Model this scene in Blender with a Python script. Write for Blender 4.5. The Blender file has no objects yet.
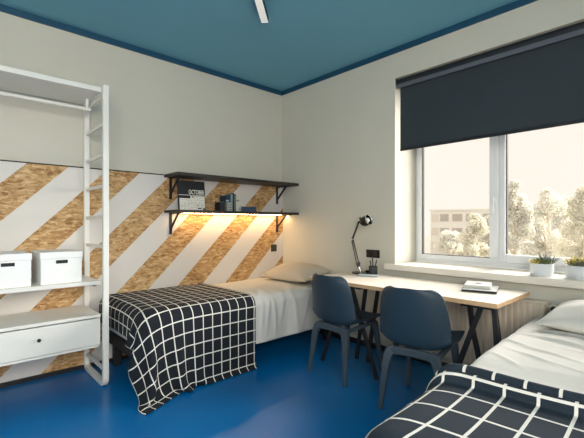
import bpy, bmesh, math, random
import numpy as np
from mathutils import Vector, Matrix, noise

C = bpy.context.scene.collection
PI = math.pi
rng = random.Random(7)

def lin(r, g, b):
    f = lambda c: (c / 12.92 if c <= 0.04045 else ((c + 0.055) / 1.055) ** 2.4)
    return (f(r / 255), f(g / 255), f(b / 255), 1.0)

# ------------------------------------------------------------------ camera
scene = bpy.context.scene
CAM = Vector((-3.0688, -3.5124, 1.1954))
cam_data = bpy.data.cameras.new('camera')
cam = bpy.data.objects.new('camera', cam_data)
C.objects.link(cam)
cam_data.sensor_fit = 'HORIZONTAL'
cam_data.sensor_width = 36.0
cam_data.lens = 36.0 * 383.0 / 584.0
cam_data.shift_y = (223.5 - 219.0) / 584.0
cam_data.clip_start = 0.05
cam_data.clip_end = 400
cam.location = CAM
cam.rotation_euler = (PI / 2, 0, -(PI / 2 - math.radians(47.33)))
scene.camera = cam

# ------------------------------------------------------------------ sky, sun, exposure
W = bpy.data.worlds.new('sky')
scene.world = W
W.use_nodes = True
bg = W.node_tree.nodes['Background']
bg.inputs['Color'].default_value = (1.0, 0.925, 0.825, 1)
bg.inputs['Strength'].default_value = 1.04

def add_sun(name, travel, strength, angle, color):
    d = bpy.data.lights.new(name, 'SUN')
    d.energy = strength
    d.angle = math.radians(angle)
    d.color = color
    o = bpy.data.objects.new(name, d)
    C.objects.link(o)
    o.location = (6, -4, 8)
    o.rotation_euler = Vector(travel).to_track_quat('-Z', 'Y').to_euler()
    return o

add_sun('sun', (-0.85, 0.40, -0.42), 18.5, 66, (1.0, 0.96, 0.90))

def area(name, loc, aim, sx, sy, power, color):
    d = bpy.data.lights.new(name, 'AREA')
    d.shape = 'RECTANGLE'
    d.size, d.size_y = sx, sy
    d.energy = power
    d.color = color
    o = bpy.data.objects.new(name, d)
    C.objects.link(o)
    o.location = loc
    o.rotation_euler = (Vector(aim) - Vector(loc)).to_track_quat('-Z', 'Y').to_euler()
    return o

# added fill light, standing in an invented opening of the unseen near wall
area('added_fill_light', (-3.6, -4.615, 1.75), (-3.6, 0, 1.75), 1.70, 1.40, 112.0, (1.0, 0.97, 0.93))

vs = scene.view_settings
vs.view_transform = 'Standard'
vs.look = 'None'
vs.gamma = 1.0
vs.use_curve_mapping = False
vs.exposure = 0.0

# ------------------------------------------------------------------ materials
def new_mat(name):
    m = bpy.data.materials.new(name)
    m.use_nodes = True
    nt = m.node_tree
    return m, nt, nt.nodes, nt.links, nt.nodes['Principled BSDF']

def mat(name, col, rough=0.5, metal=0.0, var=0.06, scale=6.0, bump=0.0, bscale=60.0, spec=0.5, emit=None, estr=0.0, stretch=None, sheen=0.0):
    """Plain surface with a slight procedural variation of colour and grain."""
    m, nt, N, L, P = new_mat(name)
    P.inputs['Roughness'].default_value = rough
    P.inputs['Metallic'].default_value = metal
    P.inputs['Specular IOR Level'].default_value = spec
    if sheen:
        P.inputs['Sheen Weight'].default_value = sheen
    tc = N.new('ShaderNodeTexCoord')
    mp = N.new('ShaderNodeMapping')
    if stretch:
        mp.inputs['Scale'].default_value = stretch
    L.new(tc.outputs['Object'], mp.inputs['Vector'])
    nz = N.new('ShaderNodeTexNoise')
    nz.inputs['Scale'].default_value = scale
    nz.inputs['Detail'].default_value = 5
    L.new(mp.outputs['Vector'], nz.inputs['Vector'])
    rp = N.new('ShaderNodeValToRGB')
    rp.color_ramp.elements[0].position = 0.3
    rp.color_ramp.elements[1].position = 0.7
    rp.color_ramp.elements[0].color = tuple(c * (1 - var) for c in col[:3]) + (1,)
    rp.color_ramp.elements[1].color = tuple(min(1, c * (1 + var)) for c in col[:3]) + (1,)
    L.new(nz.outputs['Fac'], rp.inputs['Fac'])
    L.new(rp.outputs['Color'], P.inputs['Base Color'])
    if bump:
        nb = N.new('ShaderNodeTexNoise')
        nb.inputs['Scale'].default_value = bscale
        nb.inputs['Detail'].default_value = 4
        L.new(mp.outputs['Vector'], nb.inputs['Vector'])
        b = N.new('ShaderNodeBump')
        b.inputs['Strength'].default_value = bump
        b.inputs['Distance'].default_value = 0.01
        L.new(nb.outputs['Fac'], b.inputs['Height'])
        L.new(b.outputs['Normal'], P.inputs['Normal'])
    if emit:
        P.inputs['Emission Color'].default_value = emit
        P.inputs['Emission Strength'].default_value = estr
    return m

M = {}
M['wall'] = mat('wall_paint', lin(204, 200, 186), 0.85, var=0.02, scale=2, bump=0.08, bscale=90)
M['ceiling'] = mat('ceiling_paint', lin(104, 164, 186), 0.7, var=0.03, scale=1.2, bump=0.05)
M['ceiling_trim'] = mat('ceiling_trim_paint', lin(22, 72, 98), 0.5, var=0.03)
M['white'] = mat('white_lacquer', lin(226, 224, 216), 0.4, var=0.015)
M['white_frame'] = mat('white_window_plastic', lin(232, 234, 236), 0.3, var=0.01)
M['sill'] = mat('sill_laminate', lin(236, 228, 216), 0.45, var=0.03, scale=4)
M['black'] = mat('black_powder_coat', lin(26, 26, 28), 0.5, var=0.1)
M['black_gloss'] = mat('black_enamel', lin(20, 20, 22), 0.22, var=0.1)
M['baseboard'] = mat('black_baseboard', lin(30, 27, 28), 0.5, var=0.1)
M['dark_shelf'] = mat('dark_stained_shelf', lin(46, 42, 38), 0.45, var=0.25, scale=8, stretch=(0.5, 6, 6))
M['chrome'] = mat('chrome', (0.8, 0.8, 0.8, 1), 0.15, 1.0, var=0.02)
M['blind'] = mat('blind_fabric', lin(44, 54, 60), 0.75, var=0.04, scale=3, bump=0.1, bscale=300)
M['blind_cassette'] = mat('blind_cassette', lin(30, 31, 36), 0.45, var=0.05)
M['blind_lip'] = mat('blind_rail', lin(92, 96, 104), 0.45, var=0.05)
M['desk_top'] = mat('pale_laminate', lin(232, 220, 204), 0.45, var=0.05, scale=5, stretch=(8, 0.7, 1))
M['desk_edge'] = mat('birch_edge', lin(205, 170, 130), 0.55, var=0.15, scale=20, stretch=(1, 1, 12))
M['chair'] = mat('chair_shell_plastic', lin(36, 56, 70), 0.5, var=0.04, bump=0.05, bscale=400)
M['chair_frame'] = mat('chair_leg_plastic', lin(60, 72, 82), 0.55, var=0.04)
M['radiator'] = mat('radiator_enamel', lin(222, 208, 188), 0.4, var=0.02)
M['sheet'] = mat('cotton_sheet', lin(208, 204, 196), 0.9, var=0.03, scale=5, bump=0.25, bscale=18, spec=0.2)
M['pillow'] = mat('pillow_cotton', lin(196, 183, 164), 0.9, var=0.03, scale=5, bump=0.2, bscale=25, spec=0.2)
M['mattress'] = mat('mattress_ticking', lin(225, 222, 215), 0.9, var=0.02)
M['bed_frame'] = mat('bed_frame_black', lin(28, 26, 30), 0.6, var=0.1)
M['box'] = mat('white_card', lin(236, 236, 232), 0.6, var=0.015)
M['pot'] = mat('white_ceramic', lin(222, 226, 230), 0.3, var=0.02)
M['soil'] = mat('potting_soil', lin(70, 55, 42), 0.95, var=0.3, scale=60)
M['leaf_green'] = mat('succulent_green', lin(118, 128, 80), 0.55, var=0.25, scale=40)
M['leaf_yellow'] = mat('succulent_yellow', lin(208, 190, 104), 0.55, var=0.2, scale=40)
M['leaf_grey'] = mat('succulent_grey', lin(120, 124, 112), 0.55, var=0.2, scale=40)
M['led'] = mat('led_strip', (1, 0.75, 0.4, 1), 0.5, emit=(1.0, 0.65, 0.32, 1), estr=23.0)
M['diffuser'] = mat('lamp_diffuser', lin(225, 222, 218), 0.5, emit=(1, 0.97, 0.93, 1), estr=0.35)
M['lamp_body'] = mat('lamp_body', lin(34, 52, 66), 0.5)
M['gap'] = mat('dark_gap', lin(40, 38, 36), 0.8)
M['paper'] = mat('white_paper', lin(228, 224, 212), 0.8, var=0.02)
M['ink'] = mat('black_ink', lin(26, 26, 32), 0.7)
M['page'] = mat('book_pages', lin(214, 208, 196), 0.85, var=0.08, scale=80, stretch=(1, 1, 20))
M['outlet'] = mat('outlet_bronze', lin(58, 54, 46), 0.4, var=0.1)
M['steel'] = mat('brushed_steel', lin(150, 152, 150), 0.35, 0.6, var=0.05)

def coloured(key, r, g, b, rough=0.6):
    k = 'c_' + key
    if k not in M:
        M[k] = mat(key, lin(r, g, b), rough, var=0.06)
    return M[k]

def floor_material():
    m, nt, N, L, P = new_mat('blue_epoxy_floor')
    P.inputs['Specular IOR Level'].default_value = 0.38
    tc = N.new('ShaderNodeTexCoord')
    nz = N.new('ShaderNodeTexNoise')
    nz.inputs['Scale'].default_value = 1.3
    nz.inputs['Detail'].default_value = 6
    nz.inputs['Roughness'].default_value = 0.6
    L.new(tc.outputs['Object'], nz.inputs['Vector'])
    rp = N.new('ShaderNodeValToRGB')
    rp.color_ramp.elements[0].position = 0.3
    rp.color_ramp.elements[1].position = 0.72
    rp.color_ramp.elements[0].color = lin(0, 98, 160)
    rp.color_ramp.elements[1].color = lin(0, 112, 176)
    L.new(nz.outputs['Fac'], rp.inputs['Fac'])
    L.new(rp.outputs['Color'], P.inputs['Base Color'])
    n2 = N.new('ShaderNodeTexNoise')
    n2.inputs['Scale'].default_value = 5
    n2.inputs['Detail'].default_value = 6
    L.new(tc.outputs['Object'], n2.inputs['Vector'])
    mr = N.new('ShaderNodeMapRange')
    mr.inputs['To Min'].default_value = 0.24
    mr.inputs['To Max'].default_value = 0.38
    L.new(n2.outputs['Fac'], mr.inputs['Value'])
    L.new(mr.outputs['Result'], P.inputs['Roughness'])
    b = N.new('ShaderNodeBump')
    b.inputs['Strength'].default_value = 0.04
    L.new(n2.outputs['Fac'], b.inputs['Height'])
    L.new(b.outputs['Normal'], P.inputs['Normal'])
    return m
M['floor'] = floor_material()

def osb_material():
    """Strand board with painted white 45 degree stripes (painted areas repeat every 0.57 m)."""
    m, nt, N, L, P = new_mat('striped_strand_board')
    tc = N.new('ShaderNodeTexCoord')
    def math_(op, a, b=None):
        n = N.new('ShaderNodeMath')
        n.operation = op
        for i, v in enumerate((a, b)):
            if v is None:
                continue
            if isinstance(v, (int, float)):
                n.inputs[i].default_value = v
            else:
                L.new(v, n.inputs[i])
        return n.outputs[0]
    # wobble the strand coordinates
    nz = N.new('ShaderNodeTexNoise')
    nz.inputs['Scale'].default_value = 9
    nz.inputs['Detail'].default_value = 3
    L.new(tc.outputs['Object'], nz.inputs['Vector'])
    add = N.new('ShaderNodeVectorMath')
    add.operation = 'MULTIPLY_ADD'
    L.new(nz.outputs['Color'], add.inputs[0])
    add.inputs[1].default_value = (0.05, 0.0, 0.05)
    L.new(tc.outputs['Object'], add.inputs[2])
    cols = []
    for rot, sc in ((0.35, (17, 1, 62)), (-0.55, (21, 1, 70)), (1.2, (20, 1, 60))):
        mp = N.new('ShaderNodeMapping')
        mp.inputs['Rotation'].default_value = (0, rot, 0)
        mp.inputs['Scale'].default_value = sc
        L.new(add.outputs[0], mp.inputs['Vector'])
        v = N.new('ShaderNodeTexVoronoi')
        v.inputs['Scale'].default_value = 1.0
        L.new(mp.outputs['Vector'], v.inputs['Vector'])
        sp = N.new('ShaderNodeSeparateColor')
        L.new(v.outputs['Color'], sp.inputs['Color'])
        cols.append(sp.outputs[0])
    pick = N.new('ShaderNodeTexNoise')
    pick.inputs['Scale'].default_value = 19
    L.new(tc.outputs['Object'], pick.inputs['Vector'])
    mx = N.new('ShaderNodeMix')
    mx.data_type = 'FLOAT'
    L.new(math_('GREATER_THAN', pick.outputs['Fac'], 0.5), mx.inputs[0])
    L.new(cols[0], mx.inputs[2])
    L.new(cols[1], mx.inputs[3])
    val = math_('ADD', math_('MULTIPLY', mx.outputs[0], 0.62), math_('MULTIPLY', cols[2], 0.38))
    rp = N.new('ShaderNodeValToRGB')
    cr = rp.color_ramp
    cr.elements[0].position = 0.05
    cr.elements[0].color = lin(136, 94, 52)
    cr.elements[1].position = 0.95
    cr.elements[1].color = lin(216, 186, 142)
    for p, c in ((0.28, (166, 124, 76)), (0.5, (184, 146, 97)), (0.72, (199, 163, 114))):
        e = cr.elements.new(p)
        e.color = lin(*c)
    L.new(val, rp.inputs['Fac'])
    # stripes: 1 = bare board, 0 = white paint
    sx = N.new('ShaderNodeSeparateXYZ')
    L.new(tc.outputs['Object'], sx.inputs[0])
    d = math_('SUBTRACT', sx.outputs[0], sx.outputs[2])
    ph = math_('FRACT', math_('DIVIDE', math_('ADD', d, 0.813 + 0.5695 * 12), 0.5695))
    bare = math_('LESS_THAN', ph, 0.279 / 0.5695)
    m2 = N.new('ShaderNodeMix')
    m2.data_type = 'RGBA'
    L.new(bare, m2.inputs[0])
    m2.inputs[6].default_value = lin(214, 209, 202)
    L.new(rp.outputs['Color'], m2.inputs[7])
    L.new(m2.outputs[2], P.inputs['Base Color'])
    P.inputs['Roughness'].default_value = 0.7
    b = N.new('ShaderNodeBump')
    b.inputs['Strength'].default_value = 0.12
    b.inputs['Distance'].default_value = 0.004
    L.new(val, b.inputs['Height'])
    L.new(b.outputs['Normal'], P.inputs['Normal'])
    return m
M['osb'] = osb_material()

def check_material(name, cu, cv, lw, base, line):
    """Woven black cloth with a white grid; UV is in metres along the cloth."""
    m, nt, N, L, P = new_mat(name)
    uv = N.new('ShaderNodeUVMap')
    uv.uv_map = 'UVMap'
    sx = N.new('ShaderNodeSeparateXYZ')
    L.new(uv.outputs[0], sx.inputs[0])
    def math_(op, a, b):
        n = N.new('ShaderNodeMath')
        n.operation = op
        for i, v in enumerate((a, b)):
            if isinstance(v, (int, float)):
                n.inputs[i].default_value = v
            else:
                L.new(v, n.inputs[i])
        return n.outputs[0]
    l1 = math_('LESS_THAN', math_('FRACT', math_('DIVIDE', math_('ADD', sx.outputs[0], 50 * cu), cu), 0), lw / cu)
    l2 = math_('LESS_THAN', math_('FRACT', math_('DIVIDE', math_('ADD', sx.outputs[1], 50 * cv), cv), 0), lw / cv)
    l = math_('MAXIMUM', l1, l2)
    nz = N.new('ShaderNodeTexNoise')
    nz.inputs['Scale'].default_value = 220
    L.new(uv.outputs[0], nz.inputs['Vector'])
    rp = N.new('ShaderNodeValToRGB')
    rp.color_ramp.elements[0].color = tuple(c * 0.7 for c in base[:3]) + (1,)
    rp.color_ramp.elements[1].color = tuple(c * 1.3 for c in base[:3]) + (1,)
    L.new(nz.outputs['Fac'], rp.inputs['Fac'])
    mx = N.new('ShaderNodeMix')
    mx.data_type = 'RGBA'
    L.new(l, mx.inputs[0])
    L.new(rp.outputs['Color'], mx.inputs[6])
    mx.inputs[7].default_value = line
    L.new(mx.outputs[2], P.inputs['Base Color'])
    P.inputs['Roughness'].default_value = 0.85
    P.inputs['Specular IOR Level'].default_value = 0.3
    b = N.new('ShaderNodeBump')
    b.inputs['Strength'].default_value = 0.15
    b.inputs['Distance'].default_value = 0.003
    L.new(nz.outputs['Fac'], b.inputs['Height'])
    L.new(b.outputs['Normal'], P.inputs['Normal'])
    return m
M['check'] = check_material('black_check_weave', 0.078, 0.088, 0.0078, lin(24, 28, 34), lin(226, 222, 212))
M['check2'] = check_material('grey_check_weave', 0.130, 0.099, 0.010, lin(34, 44, 54), lin(228, 222, 212))

def glass_material():
    m, nt, N, L, P = new_mat('window_glass')
    N.remove(P)
    out = N['Material Output']
    tr = N.new('ShaderNodeBsdfTransparent')
    gl = N.new('ShaderNodeBsdfGlossy')
    gl.inputs['Roughness'].default_value = 0.02
    fr = N.new('ShaderNodeFresnel')
    fr.inputs['IOR'].default_value = 1.25
    mx = N.new('ShaderNodeMixShader')
    L.new(fr.outputs[0], mx.inputs[0])
    L.new(tr.outputs[0], mx.inputs[1])
    L.new(gl.outputs[0], mx.inputs[2])
    L.new(mx.outputs[0], out.inputs[0])
    return m
M['glass'] = glass_material()

# ------------------------------------------------------------------ helpers
def mk():
    return bmesh.new()

def box(bm, x0, x1, y0, y1, z0, z1, mi=0):
    vs_ = [bm.verts.new(p) for p in ((x0, y0, z0), (x1, y0, z0), (x1, y1, z0), (x0, y1, z0),
                                    (x0, y0, z1), (x1, y0, z1), (x1, y1, z1), (x0, y1, z1))]
    fs = []
    for q in ((3, 2, 1, 0), (4, 5, 6, 7), (0, 1, 5, 4), (1, 2, 6, 5), (2, 3, 7, 6), (3, 0, 4, 7)):
        f = bm.faces.new([vs_[i] for i in q])
        f.material_index = mi
        fs.append(f)
    return fs

def frames(pts):
    pts = [Vector(p) for p in pts]
    out = []
    for i, p in enumerate(pts):
        if i == 0:
            t = pts[1] - pts[0]
        elif i == len(pts) - 1:
            t = pts[-1] - pts[-2]
        else:
            t = (pts[i + 1] - pts[i]).normalized() + (pts[i] - pts[i - 1]).normalized()
        out.append((p, t.normalized()))
    return out

def sweep(bm, pts, section, up=(0, 0, 1), closed=False, scales=None):
    """Sweep a 2D section along pts; section x goes along the side vector, y along the up-ish vector."""
    rings = []
    fr = frames(pts)
    up = Vector(up)
    for i, (p, t) in enumerate(fr):
        u = up
        if abs(t.dot(u)) > 0.98:
            u = Vector((1, 0, 0)) if abs(up.x) < 0.9 else Vector((0, 1, 0))
        s = t.cross(u).normalized()
        n = s.cross(t).normalized()
        k = scales[i] if scales else 1.0
        rings.append([bm.verts.new(p + s * a * k + n * b * k) for a, b in section])
    m = len(section)
    for i in range(len(rings) - 1):
        for j in range(m):
            bm.faces.new((rings[i][j], rings[i][(j + 1) % m], rings[i + 1][(j + 1) % m], rings[i + 1][j]))
    bm.faces.new(list(reversed(rings[0])))
    bm.faces.new(rings[-1])

def circle(r, n=12):
    return [(r * math.cos(2 * PI * i / n), r * math.sin(2 * PI * i / n)) for i in range(n)]

def rect(w, h):
    return [(-w / 2, -h / 2), (w / 2, -h / 2), (w / 2, h / 2), (-w / 2, h / 2)]

def tube(bm, pts, r, n=12, scales=None):
    sweep(bm, pts, circle(r, n), scales=scales)

def lathe(bm, prof, n=24, axis=None, origin=(0, 0, 0), cap=True):
    """prof: list of (radius, height); axis: direction of the height."""
    q = Vector(axis or (0, 0, 1)).to_track_quat('Z', 'Y')
    o = Vector(origin)
    rings = []
    for r, h in prof:
        rings.append([bm.verts.new(o + q @ Vector((r * math.cos(2 * PI * i / n), r * math.sin(2 * PI * i / n), h))) for i in range(n)])
    for a, b in zip(rings, rings[1:]):
        for j in range(n):
            bm.faces.new((a[j], a[(j + 1) % n], b[(j + 1) % n], b[j]))
    if cap:
        bm.faces.new(list(reversed(rings[0])))
        bm.faces.new(rings[-1])

def obj(name, bm, m, parent=None, smooth=False, bevel=0.0, loc=None, kind=None, angle=None):
    bmesh.ops.recalc_face_normals(bm, faces=bm.faces)
    me = bpy.data.meshes.new(name)
    bm.to_mesh(me)
    bm.free()
    for x in (m if isinstance(m, (list, tuple)) else [m]):
        me.materials.append(x)
    o = bpy.data.objects.new(name, me)
    C.objects.link(o)
    if parent is not None:
        o.parent = parent
    if loc is not None:
        o.location = loc
    if kind:
        o['kind'] = kind
    if smooth:
        for p in me.polygons:
            p.use_smooth = True
        if angle:
            me.set_sharp_from_angle(angle=math.radians(angle))
    if bevel:
        b = o.modifiers.new('bevel', 'BEVEL')
        b.width = bevel
        b.segments = 2
        b.limit_method = 'ANGLE'
        b.angle_limit = math.radians(40)
    return o

def tag(o, label, cat, group=None):
    o['label'] = label
    o['category'] = cat
    if group:
        o['group'] = group
    return o

def thing(name, label, cat, loc=(0, 0, 0), rz=0.0, group=None):
    o = bpy.data.objects.new(name, None)
    C.objects.link(o)
    o.empty_display_size = 0.1
    o.location = loc
    o.rotation_euler = (0, 0, rz)
    return tag(o, label, cat, group)

def dup(root, loc, rz, label, group=None):
    r = root.copy()
    C.objects.link(r)
    r.location = loc
    r.rotation_euler = (0, 0, rz)
    r['label'] = label
    if group:
        r['group'] = group
    for ch in list(root.children):
        c = ch.copy()
        C.objects.link(c)
        c.parent = r
        for g in list(ch.children):
            d = g.copy()
            C.objects.link(d)
            d.parent = c
    return r

def struct(name, bm, m, parent=None, **k):
    o = obj(name, bm, m, parent, **k)
    o['kind'] = 'structure'
    return o

# ------------------------------------------------------------------ room shell
X0, Y0, ZC = -4.6, -4.6, 2.80
WY0, WY1, WZ0, WZ1, WT = -3.62, -1.574, 0.775, 2.522, 0.46

bm = mk(); box(bm, X0 - 0.2, WT, Y0 - 0.2, 0.2, -0.12, 0.0); struct('floor', bm, M['floor'])
bm = mk(); box(bm, X0 - 0.2, WT, Y0 - 0.2, 0.2, ZC, ZC + 0.15); struct('ceiling', bm, M['ceiling'])
bm = mk(); box(bm, X0 - 0.2, 0, 0, 0.2, 0, ZC); struct('wall_left', bm, M['wall'])
bm = mk()  # opening in this unseen wall is added to hold the fill light
box(bm, X0 - 0.2, -4.5, Y0 - 0.2, Y0, 0, ZC)
box(bm, -2.7, WT, Y0 - 0.2, Y0, 0, ZC)
box(bm, -4.5, -2.7, Y0 - 0.2, Y0, 0, 1.0)
box(bm, -4.5, -2.7, Y0 - 0.2, Y0, 2.5, ZC)
struct('wall_near', bm, M['wall'])
bm = mk(); box(bm, X0 - 0.2, X0, Y0, 0, 0, ZC); struct('wall_rear', bm, M['wall'])
bm = mk()
box(bm, 0, WT, WY1, 0.2, 0, ZC)
box(bm, 0, WT, Y0, WY0, 0, ZC)
box(bm, 0, WT, WY0, WY1, 0, WZ0)
box(bm, 0, WT, WY0, WY1, WZ1, ZC)
struct('wall_right', bm, M['wall'])

# blue band where the ceiling paint comes down the wall as a flat moulding
bm = mk(); box(bm, X0, 0, -0.014, 0, 2.748, ZC); struct('trim_1', bm, M['ceiling_trim'], bevel=0.004)
bm = mk(); box(bm, -0.014, 0, Y0, -0.014, 2.748, ZC); struct('trim_2', bm, M['ceiling_trim'], bevel=0.004)
bm = mk(); box(bm, X0, 0, -0.034, -0.0205, 0, 0.032); struct('baseboard_left', bm, M['baseboard'])
bm = mk(); box(bm, -0.014, 0, Y0, -0.034, 0, 0.05); struct('baseboard_right', bm, M['baseboard'])

# striped strand board over the lower wall, black strip on its upper edge
panel = thing('striped_panel', 'strand board wall panel with diagonal painted white stripes behind the bed', 'wall panel', (0, 0, 0))
bm = mk(); box(bm, X0 + 0.01, -0.0005, -0.02, -0.0005, 0.002, 1.652); obj('board', bm, M['osb'], panel)
bm = mk(); box(bm, X0 + 0.01, -1.503, -0.026, -0.0005, 1.6525, 1.661); obj('edge_strip', bm, M['black'], panel)

# ------------------------------------------------------------------ window
FX = 0.35   # room side of the window frame
win = bpy.data.objects.new('window_1', None)
C.objects.link(win)
win['kind'] = 'structure'
win['label'] = 'white plastic window with two panes and a centre mullion'
def wpart(name, boxes, m, par=win, bevel=0.006):
    b = mk()
    for q in boxes:
        box(b, *q)
    return struct(name, b, m, par, bevel=bevel)
wpart('frame', [(FX + 0.02, FX + 0.09, WY0 + .001, WY1 - .001, 0.826, 0.872), (FX + 0.02, FX + 0.09, WY0 + .001, WY1 - .001, WZ1 - 0.05, WZ1 - .001),
                (FX + 0.02, FX + 0.09, WY1 - 0.05, WY1 - .001, 0.872, WZ1 - 0.05), (FX + 0.02, FX + 0.09, WY0 + .001, WY0 + 0.05, 0.872, WZ1 - 0.05),
                (FX + 0.02, FX + 0.09, -2.372, -2.312, 0.872, WZ1 - 0.05)], M['white_frame'])
# opening sash on the left of the mullion
wpart('sash', [(FX, FX + 0.06, -2.330, -1.600, 0.858, 0.902), (FX, FX + 0.06, -2.330, -1.600, 2.44, 2.49),
               (FX, FX + 0.06, -1.642, -1.600, 0.902, 2.44), (FX, FX + 0.06, -2.330, -2.262, 0.902, 2.44)], M['white_frame'])
gk = M['gap']
wpart('gasket', [(FX + 0.012, FX + 0.05, -1.6475, -1.642, 0.902, 2.44), (FX + 0.012, FX + 0.05, -2.262, -1.642, 0.902, 0.906),
                 (FX + 0.022, FX + 0.06, -2.3905, -2.385, 0.94, 2.44)], gk, bevel=0)
wpart('bead', [(FX + 0.005, FX + 0.06, -2.385, -2.345, 0.872, 2.49), (FX + 0.005, FX + 0.06, WY0 + 0.05, WY0 + 0.09, 0.872, 2.49),
               (FX + 0.005, FX + 0.06, WY0 + 0.09, -2.385, 0.872, 0.938), (FX + 0.005, FX + 0.06, WY0 + 0.09, -2.385, 2.44, 2.49)], M['white_frame'])
g1 = wpart('glass', [(FX + 0.03, FX + 0.036, -2.262, -1.642, 0.902, 2.44)], M['glass'], bevel=0)
g2 = wpart('glass', [(FX + 0.03, FX + 0.036, WY0 + 0.09, -2.385, 0.938, 2.44)], M['glass'], bevel=0)
bm = mk()
box(bm, FX - 0.012, FX + 0.002, -2.316, -2.290, 1.345, 1.425)
tube(bm, [(FX - 0.01, -2.303, 1.405), (FX - 0.045, -2.303, 1.405)], 0.010)
box(bm, FX - 0.056, FX - 0.040, -2.316, -2.290, 1.275, 1.42)
struct('handle', bm, M['white_frame'], win, bevel=0.005)
# frame bars around the invented opening that holds the added fill light
bm = mk()
for q in ((-4.5, -4.45, 1.0, 2.5), (-2.75, -2.7, 1.0, 2.5), (-4.45, -2.75, 1.0, 1.05), (-4.45, -2.75, 2.45, 2.5), (-3.63, -3.57, 1.05, 2.45)):
    box(bm, q[0], q[1], Y0 - 0.12, Y0 - 0.06, q[2], q[3])
struct('added_light_opening', bm, M['white_frame'])
# sill board
bm = mk()
box(bm, 0.0, FX + 0.02, WY0 + 0.001, WY1 - 0.001, WZ0, 0.826)
box(bm, -0.05, 0.0, WY0 - 0.09, WY1 + 0.085, WZ0, 0.826)
bmesh.ops.remove_doubles(bm, verts=bm.verts, dist=1e-5)
struct('window_sill', bm, M['sill'], bevel=0.003)

# roller blind
bl = thing('roller_blind', 'dark blue grey roller blind half lowered over the window', 'blind', (0.025, -1.60, 2.48))
by1, by0 = 0.012, -1.985
bm = mk()
sweep(bm, [(0, by1, 0.0), (0, by0, 0.0)], [(0.030 * math.cos(t), 0.034 * math.sin(t)) for t in [2 * PI * i / 20 for i in range(20)]])
obj('cassette', bm, M['blind_cassette'], bl, smooth=True, angle=40)
bm = mk(); box(bm, -0.034, -0.020, by0 + .002, by1 - 0.004, -0.058, -0.022); obj('rail', bm, M['blind_lip'], bl, bevel=0.003)
bm = mk(); box(bm, 0.000, 0.0025, by0 + 0.02, by1 - 0.026, -0.60, -0.02); obj('fabric', bm, M['blind'], bl)
bm = mk(); box(bm, -0.006, 0.008, by0 + 0.02, by1 - 0.026, -0.625, -0.60); obj('bottom_bar', bm, M['blind_cassette'], bl, bevel=0.004)
bm = mk(); box(bm, -0.025, 0.025, by1 - 0.003, by1 + 0.003, -0.035, 0.035); obj('end_cap', bm, M['blind_cassette'], bl, bevel=0.002)

# ------------------------------------------------------------------ cloth (numpy position-based drape)
def drape(P0, h, collide, steps=220, iters=14, seed=3, damp=0.985, bend=0.25):
    """P0: (n, m, 3) start positions with rest spacing h; collide(P) pushes points out of solids and returns (P, contact mask)."""
    r = np.random.RandomState(seed)
    P = P0.copy()
    P[..., 2] += r.uniform(-0.0015, 0.0015, P.shape[:2])
    V = np.zeros_like(P)
    dt = 1 / 60.0
    def con(A, B, L, k):
        d = B - A
        l = np.sqrt((d * d).sum(-1, keepdims=True)) + 1e-9
        c = d * (0.5 * k * (l - L) / l)
        A += c
        B -= c
    for s in range(steps):
        V[..., 2] -= 9.8 * dt
        V *= damp
        Q = P + V * dt
        for it in range(iters):
            for ax in (0, 1):
                for ph in (0, 1):
                    X = Q if ax == 0 else Q.transpose(1, 0, 2)
                    a = X[ph:-1:2]
                    b = X[ph + 1::2]
                    k = min(len(a), len(b))
                    con(a[:k], b[:k], h, 0.95)
            if it % 3 == 0:
                for ph in (0, 1):
                    a, b = Q[ph:-1:2, :-1], Q[ph + 1::2, 1:]
                    k = min(len(a), len(b)); con(a[:k], b[:k], h * 1.4142, 0.35)
                    a, b = Q[ph:-1:2, 1:], Q[ph + 1::2, :-1]
                    k = min(len(a), len(b)); con(a[:k], b[:k], h * 1.4142, 0.35)
                for ax in (0, 1):
                    X = Q if ax == 0 else Q.transpose(1, 0, 2)
                    for ph in range(4):
                        a, b = X[ph:-2:4], X[ph + 2::4]
                        k = min(len(a), len(b))
                        d = b[:k] - a[:k]
                        con(a[:k], b[:k], h * 2, bend)
            if it % 2 == 1 or it == iters - 1:
                Q, _ = collide(Q)
        Q, hit = collide(Q)
        # cloth resting on something keeps its place (friction)
        on_top = hit & (Q[..., 2] > 0.5)
        Q[on_top, :2] += (P[on_top, :2] - Q[on_top, :2]) * 0.985
        V = (Q - P) / dt
        V[hit] *= 0.25
        P = Q
    return P

def box_collider(lo, hi, rad, gap, wall_y=None):
    lo = np.array(lo) + rad
    hi = np.array(hi) - rad
    def f(P):
        c = np.clip(P, lo, hi)
        d = P - c
        l = np.sqrt((d * d).sum(-1, keepdims=True))
        R = rad + gap
        hit = (l[..., 0] < R)
        inside = l[..., 0] < 1e-6
        n = np.where(l > 1e-6, d / np.maximum(l, 1e-6), np.array([0, 0, 1.0]))
        P = np.where(hit[..., None], c + n * R, P)
        if inside.any():
            P[inside, 2] = hi[2] + R
        fl = P[..., 2] < 0.008
        P[..., 2] = np.maximum(P[..., 2], 0.008)
        if wall_y is not None:
            P[..., 1] = np.minimum(P[..., 1], wall_y)
        return P, hit | fl
    return f

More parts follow.
